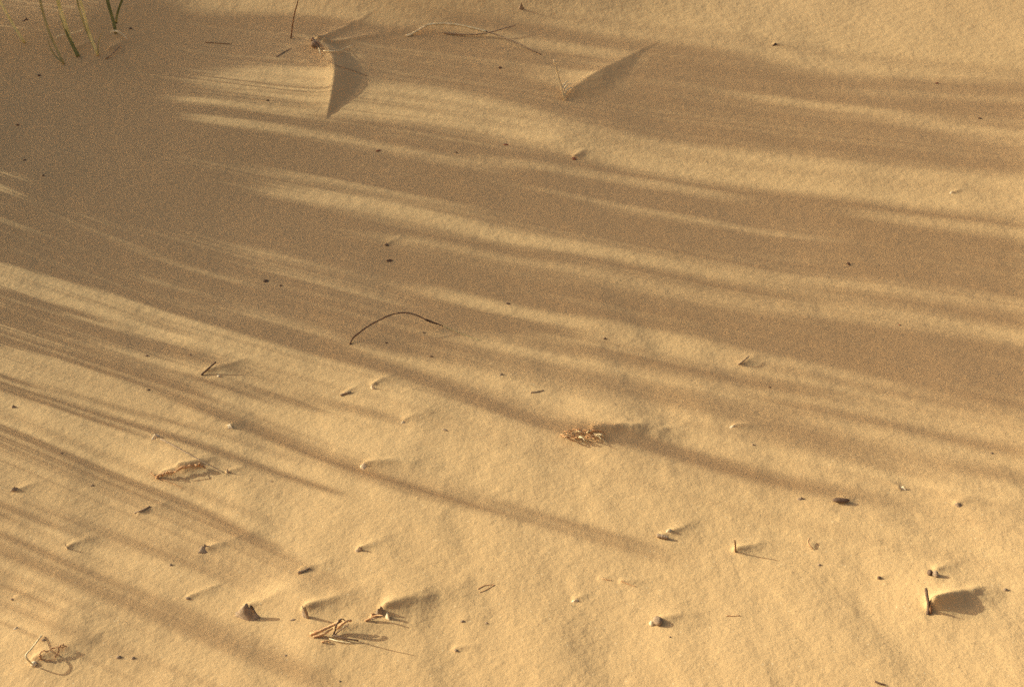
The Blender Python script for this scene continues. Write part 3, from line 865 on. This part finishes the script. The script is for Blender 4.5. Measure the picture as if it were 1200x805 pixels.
# pale root clump right of the middle
root = empty('root_clump', tuple(P(690, 512)))
tag(root, 'tangled reddish dry root clump in the middle right, drift behind it', 'root clump')
rr = random.Random(42)
for k in range(20):
    x = 664 + rr.random() * 44; y = 506 + (x - 667) * 0.10 + rr.uniform(-3, 8); a = rr.uniform(-0.5, 0.6)
    L = rr.uniform(8, 20); w = rr.uniform(1.0, 2.2)
    pts = [(x - L / 2 * math.cos(a), y - L / 2 * math.sin(a), .001), (x - L * .15, y - 1 + rr.uniform(-2, 2), rr.uniform(.004, .013)), (x + L * .2, y + rr.uniform(-2, 2), rr.uniform(.005, .013)), (x + L / 2 * math.cos(a), y + L / 2 * math.sin(a), .002)]
    twig('strand', '', '', pts, w, w * .6, M['root' if k % 4 else 'straw'], parent=root, wob=.3)
# twig bundle at the bottom
root = empty('twig_bundle', tuple(P(390, 738)))
tag(root, 'bundle of broken orange straws with a dark fork, bottom left of middle', 'twig bundle')
for pts, w, m in [([(364, 743, .002), (375, 739, .006), (388, 733, .009), (400, 727, .011)], 4.4, 'root'), ([(367, 746, .001), (378, 743, .004), (390, 736, .007)], 3.2, 'root'),
                  ([(398, 727, .012), (394, 732, .012), (393, 738, .006), (390, 745, .001)], 2.6, 'twig'), ([(395, 736, .008), (402, 730, .014), (408, 727, .014), (412, 727, .012)], 4, 'root'),
                  ([(396, 727, .012), (401, 725, .013), (405, 727, .010)], 2, 'twig'), ([(386, 748, .001), (397, 751, .002), (412, 753, .001)], 1.8, 'straw'),
                  ([(399, 738, .004), (405, 733, .009), (411, 738, .003)], 1.4, 'straw'), ([(391, 744, .004), (405, 748, .004), (420, 750, .003)], 2.4, 'twig'), ([(377, 752, .001), (382, 751, .002), (388, 752, .001)], 2, 'root')]:
    twig('straw', '', '', pts, w, w * .65, M[m], parent=root, wob=.2)
twig('straw', '', '', [(392, 744, .0), (396, 740, .009), (402, 736, .019), (409, 731, .030)], 2.2, 1.0, M['twig'], parent=root, wob=.2)  # added straw, leaned towards the camera to cast the bundle's long thin shadow
# curled dead leaf with drift
root = empty('dead_leaf', tuple(P(444, 722)))
tag(root, 'curled brown dead leaf with torn stalk, drift trailing right, lower middle left', 'leaf')
flake('leaf_blade', '', '', 446, 722, 14, 13, M['bark'], tilt=62, yaw=15, curl=0.6, parent=root, seed=4)
flake('leaf_flap', '', '', 439, 724, 12, 7, M['root'], tilt=30, yaw=35, curl=0.4, parent=root, seed=8)
twig('stalk', '', '', [(428, 727, .001), (434, 724, .004), (441, 721, .007), (449, 721, .010)], 2.4, 1.6, M['root'], parent=root)
twig('stalk', '', '', [(429, 727, .001), (437, 725, .002), (445, 722, .006)], 2.0, 1.2, M['bark'], parent=root)
flake('leaf_flap', '', '', 453, 725, 7, 11, M['chip'], tilt=75, yaw=-50, curl=0.4, parent=root, seed=12)

# ------------------------------------------------------------------ chips, flakes and pods
def chip(label, px, py, w, h, m='chip', tilt=70, yaw=0, **k):
    return flake('husk_chip', label, 'husk chip', px, py, w, h, M[m], tilt, yaw, **k)
flake('bark_chip', 'large dark angular bark chip with a broad shadow, lower left', 'bark chip', 288, 726, 29, 21, M['bark'], 66, -14, 0.2, 0.002, seed=3)
chip('upright chip with bright edge and dark shadow, left above the twig bundle', 357, 724, 10, 21, 'bark', 84, -35)
chip('white-faced chip in front of a dark notch, middle left', 425, 550, 11, 8, 'chip', 60, -25)
chip('small white chip at the end of a drift, upper left of centre', 436, 456, 6, 7, 'chip', 78, -30)
chip('pale chip beside the shadow band, left of centre', 268, 501, 10, 5, 'chip', 50, -30)
chip('triangular pale chip at the end of the slanting thin twig', 183, 514, 10, 7, 'chip', 65, 15)
chip('small brown chip right of the curled root', 266, 554, 5, 6, 'bark', 75, -40)
chip('small chip with dark face at the far left edge, mid height', 17, 575, 11, 5, 'bark', 55, 10)
chip('dark chip at far left near the edge, below the top shadow lines', 16, 478, 6, 4, 'bark', 60, 10)
chip('small pale standing chip at lower left', 78, 643, 3, 8, 'chip', 85, -50)
chip('dark flat leaf chip on the lower left shadow band', 242, 646, 20, 9, 'bark', 35, 25)
chip('brown chip with short shadow, lower left of centre', 421, 647, 10, 7, 'bark', 60, -10)
chip('white chip beside the short thick twig piece', 785, 624, 8, 5, 'chip', 60, 10)
chip('pale chip with pointed shadow, lower middle', 675, 706, 11, 5, 'chip', 45, 15)
chip('brown chip near the right edge, lower half', 1122, 594, 13, 6, 'bark', 45, -25)
chip('pale sliver with dark tip, right of the dark pod', 1057, 573, 10, 4, 'chip', 40, -40)
chip('white sliver right of the root clump on a shadow edge', 861, 501, 12, 4, 'chip', 40, 20)
chip('small pale flat flake left of the dark pod', 939, 586, 10, 4, 'bark', 40, 0)
chip('pale flat flake above the white-faced chip', 473, 496, 9, 3, 'chip', 35, 15)
chip('tiny stub chip against a bright slope near the top centre', 611, 12, 6, 9, 'bark', 80, 0)
chip('dark curled leaf scrap near the top right', 909, 54, 11, 4, 'twig', 40, 15)
chip('small broken flake on the streaked sand right of the arched twig, beside its tip', 588, 440, 6, 3, 'bark', 40, 15)
chip('pale fleck on the bright band at right', 1116, 227, 6, 3, 'chip', 40, 20)
chip('small pale fleck near the hooked straw', 19, 737, 7, 3, 'chip', 40, 10)
chip('tiny grey flake above the left shoots', 30, 25, 9, 4, 'twig', 30, 0)
chip('dark leaf scrap in the upper middle shade, left one of a pair', 312, 331, 9, 4, 'twig', 35, 10)
nugget('seed_pod', 'dark elongated pod lying flat, right side', 'seed pod', 985, 587, 19, 6, M['seed'], 0.2, yaw=-0.08)
root = empty('pebble', tuple(P(768, 729)))
tag(root, 'lumpy brown pebble with a sharp shadow, bottom centre right', 'pebble')
nugget('stone', '', '', 770, 729, 10, 10, M['bark'], 0.2, parent=root, rough=.4)
nugget('crust', '', '', 764, 731, 6, 5, M['chip'], 0.2, parent=root, rough=.4)
root = empty('seed_cluster', tuple(P(1092, 673)))
tag(root, 'dark lumpy seed head just above the upright stick', 'seed head')
nugget('lobe', '', '', 1089, 672, 6, 7, M['seed'], 0.15, parent=root, rough=.5); nugget('lobe', '', '', 1095, 674, 8, 7, M['bark'], 0.15, parent=root, rough=.5)

# ------------------------------------------------------------------ single seeds and specks
def seed(label, px, py, w, h, m='seed', **k):
    return nugget('seed', label, 'seed', px, py, w * 0.85, h * 0.8, M[m], 0.4, group='seeds and specks on the sand', **k)
for a in [
    ('round dark seed on shaded sand below the left grass shoots', 46, 89, 4, 3.5), ('round dark seed just right of the forked green shoot', 153, 34, 4, 3),
    ('dark grain on open shade under the left shoots, nearer the frame edge', 29, 188, 4, 3), ('faint brown grain in the upper left shade above another', 21, 147, 4, 3),
    ('dark seed at the left where the first light streaks begin', 51, 206, 3.5, 3), ('dark seed in the shade below the bent stem', 586, 80, 5, 4),
    ('small seed on the sunlit flank left of the crescent drift', 314, 118, 4, 3), ('rust-coloured fleck in the shade below the crescent drift', 444, 177, 7, 2.5, 'redseed'),
    ('small dark grain in the shade right of the rust fleck', 535, 179, 3, 2.5), ('rusty fleck on the edge of the bright band', 593, 170, 7, 3, 'redseed'),
    ('rust-red seed below the wedge drift', 673, 187, 6, 4, 'redseed'), ('small dark grain on bright sand near the right edge, upper part', 1148, 139, 6, 3),
    ('tiny grain in the shadow at the right, under the top light', 1098, 98, 5, 2.5, 'redseed'), ('dark seed with a thin tail, middle upper shade', 453, 287.5, 6, 4),
    ('dark oblong seed under the tailed one', 456, 306, 8, 4), ('tiny dark grain, right one of the pair in the middle left shade', 329, 335, 4, 3),
    ('dark grain above right of the arched twig', 595, 356, 5, 3.5), ('dark flat grain under the right arm of the arched twig', 497, 390, 5, 2.5),
    ('small dark grain on a light streak, centre right', 709, 397, 5, 3), ('dark pointed grain in the right-hand shade', 994, 310, 4, 6),
    ('tiny reddish grain in the right-hand streaks', 1054, 381, 3, 2.5, 'redseed'), ('tiny brown grain above the slanting dark stick, left one', 172, 417, 4, 3, 'bark'),
    ('tiny brown grain above the slanting dark stick, right one', 223, 416, 4, 3, 'bark'), ('pale brown crumb right of the slanting dark stick', 256, 441, 5, 4, 'chip'),
    ('dark grain at the edge of the left shadow band', 174, 457, 4, 3), ('dark grain below the arched twig', 453, 402, 4, 3),
    ('flat dark grain below the arched twig, right one', 506, 418, 6, 2.5), ('brown grain right of the pale flat flake', 521, 504, 8, 3, 'bark'),
    ('tiny grain left below the white-faced chip', 318, 564, 3, 2.5, 'bark'), ('faint brown fleck at left between two shadow bands', 108, 569, 6, 3, 'bark'),
    ('tiny grain on a thin shadow line, left side', 72, 531, 4, 3, 'bark'), ('tiny grain right of the root clump', 882, 521, 3, 3, 'bark'),
    ('tiny grain right in the lower shade streaks', 902, 454, 3, 2.5), ('pale brown fleck far right under the lowest shade', 1162, 531, 5, 3, 'bark'),
    ('small seed in the sun below the dark leaf chip', 200, 662, 4, 4, 'bark'), ('brown seed at lower left beside a small drift', 220, 701, 7, 4, 'bark'),
    ('small seed at the far left edge, low', 14, 702, 4, 3, 'bark'), ('small brown seed beside the hooked straw tip', 51, 750, 6, 3.5, 'bark'),
    ('left one of two seeds near the bottom left', 139, 770, 7, 5, 'bark'), ('right one of two seeds near the bottom left', 156, 771, 5, 4, 'bark'),
    ('tiny flat grain below the upright chip', 343, 726, 8, 2, 'bark'), ('tiny grain between the twig bundle and the bottom edge', 335, 768, 5, 3, 'bark'),
    ('brown seed right of the dead leaf drift, left one of two', 542, 728, 6, 4, 'bark'), ('brown seed right of the dead leaf drift, right one of two', 570, 730, 5, 3, 'bark'),
    ('brown seed with a short drift, bottom middle', 534, 762, 6, 4, 'bark'), ('tiny grain at the bottom edge under the twig bundle', 398, 798, 3, 3, 'bark'),
    ('tiny grain below the lumpy pebble', 785, 746, 3, 2.5, 'bark'), ('brown seed left of the seed head', 1030, 677, 5, 5, 'seed'),
    ('faint fleck below the pale hooked stalk', 960, 662, 5, 3, 'bark'), ('brown smudge of crumbs right of the upright stick', 1178, 691, 7, 5, 'bark'),
]:
    seed(*a[:5], *(a[5:6] or ('seed',)))

# ------------------------------------------------------------------ camera, light, view
cam = bpy.data.cameras.new('camera'); co = bpy.data.objects.new('camera', cam); C.objects.link(co)
cam.sensor_width = 36.0; cam.lens = 36.0 * F / W; cam.clip_start = 0.02; cam.clip_end = 1000
co.location = tuple(CAM); co.rotation_euler = (math.pi / 2 - PITCH, 0, 0)
bpy.context.scene.camera = co

sd = bpy.data.lights.new('sun', 'SUN'); sd.energy = 4.5; sd.angle = R(0.53); sd.color = (0.95, 1.0, 0.83)
so = bpy.data.objects.new('sun', sd); C.objects.link(so)
from mathutils import Vector
so.rotation_euler = Vector((-SUN[0], -SUN[1], -SUN[2])).to_track_quat('-Z', 'Y').to_euler()
w = bpy.data.worlds.new('World'); bpy.context.scene.world = w; w.use_nodes = True
nt = w.node_tree
sky = nt.nodes.new('ShaderNodeTexSky'); sky.sky_type = 'NISHITA'; sky.sun_disc = False
sky.sun_elevation = ELEV; sky.sun_rotation = math.atan2(SUN[0], SUN[1]); sky.air_density = 1.0; sky.dust_density = 7.5; sky.ozone_density = 0.0
nt.links.new(sky.outputs[0], nt.nodes['Background'].inputs[0]); nt.nodes['Background'].inputs[1].default_value = 0.128
sc = bpy.context.scene
sc.view_settings.view_transform = 'Standard'; sc.view_settings.look = 'None'; sc.view_settings.gamma = 1.0
sc.view_settings.use_curve_mapping = False; sc.view_settings.exposure = 0.62
sc.cycles.use_denoising = False
sc.cycles.use_adaptive_sampling = False
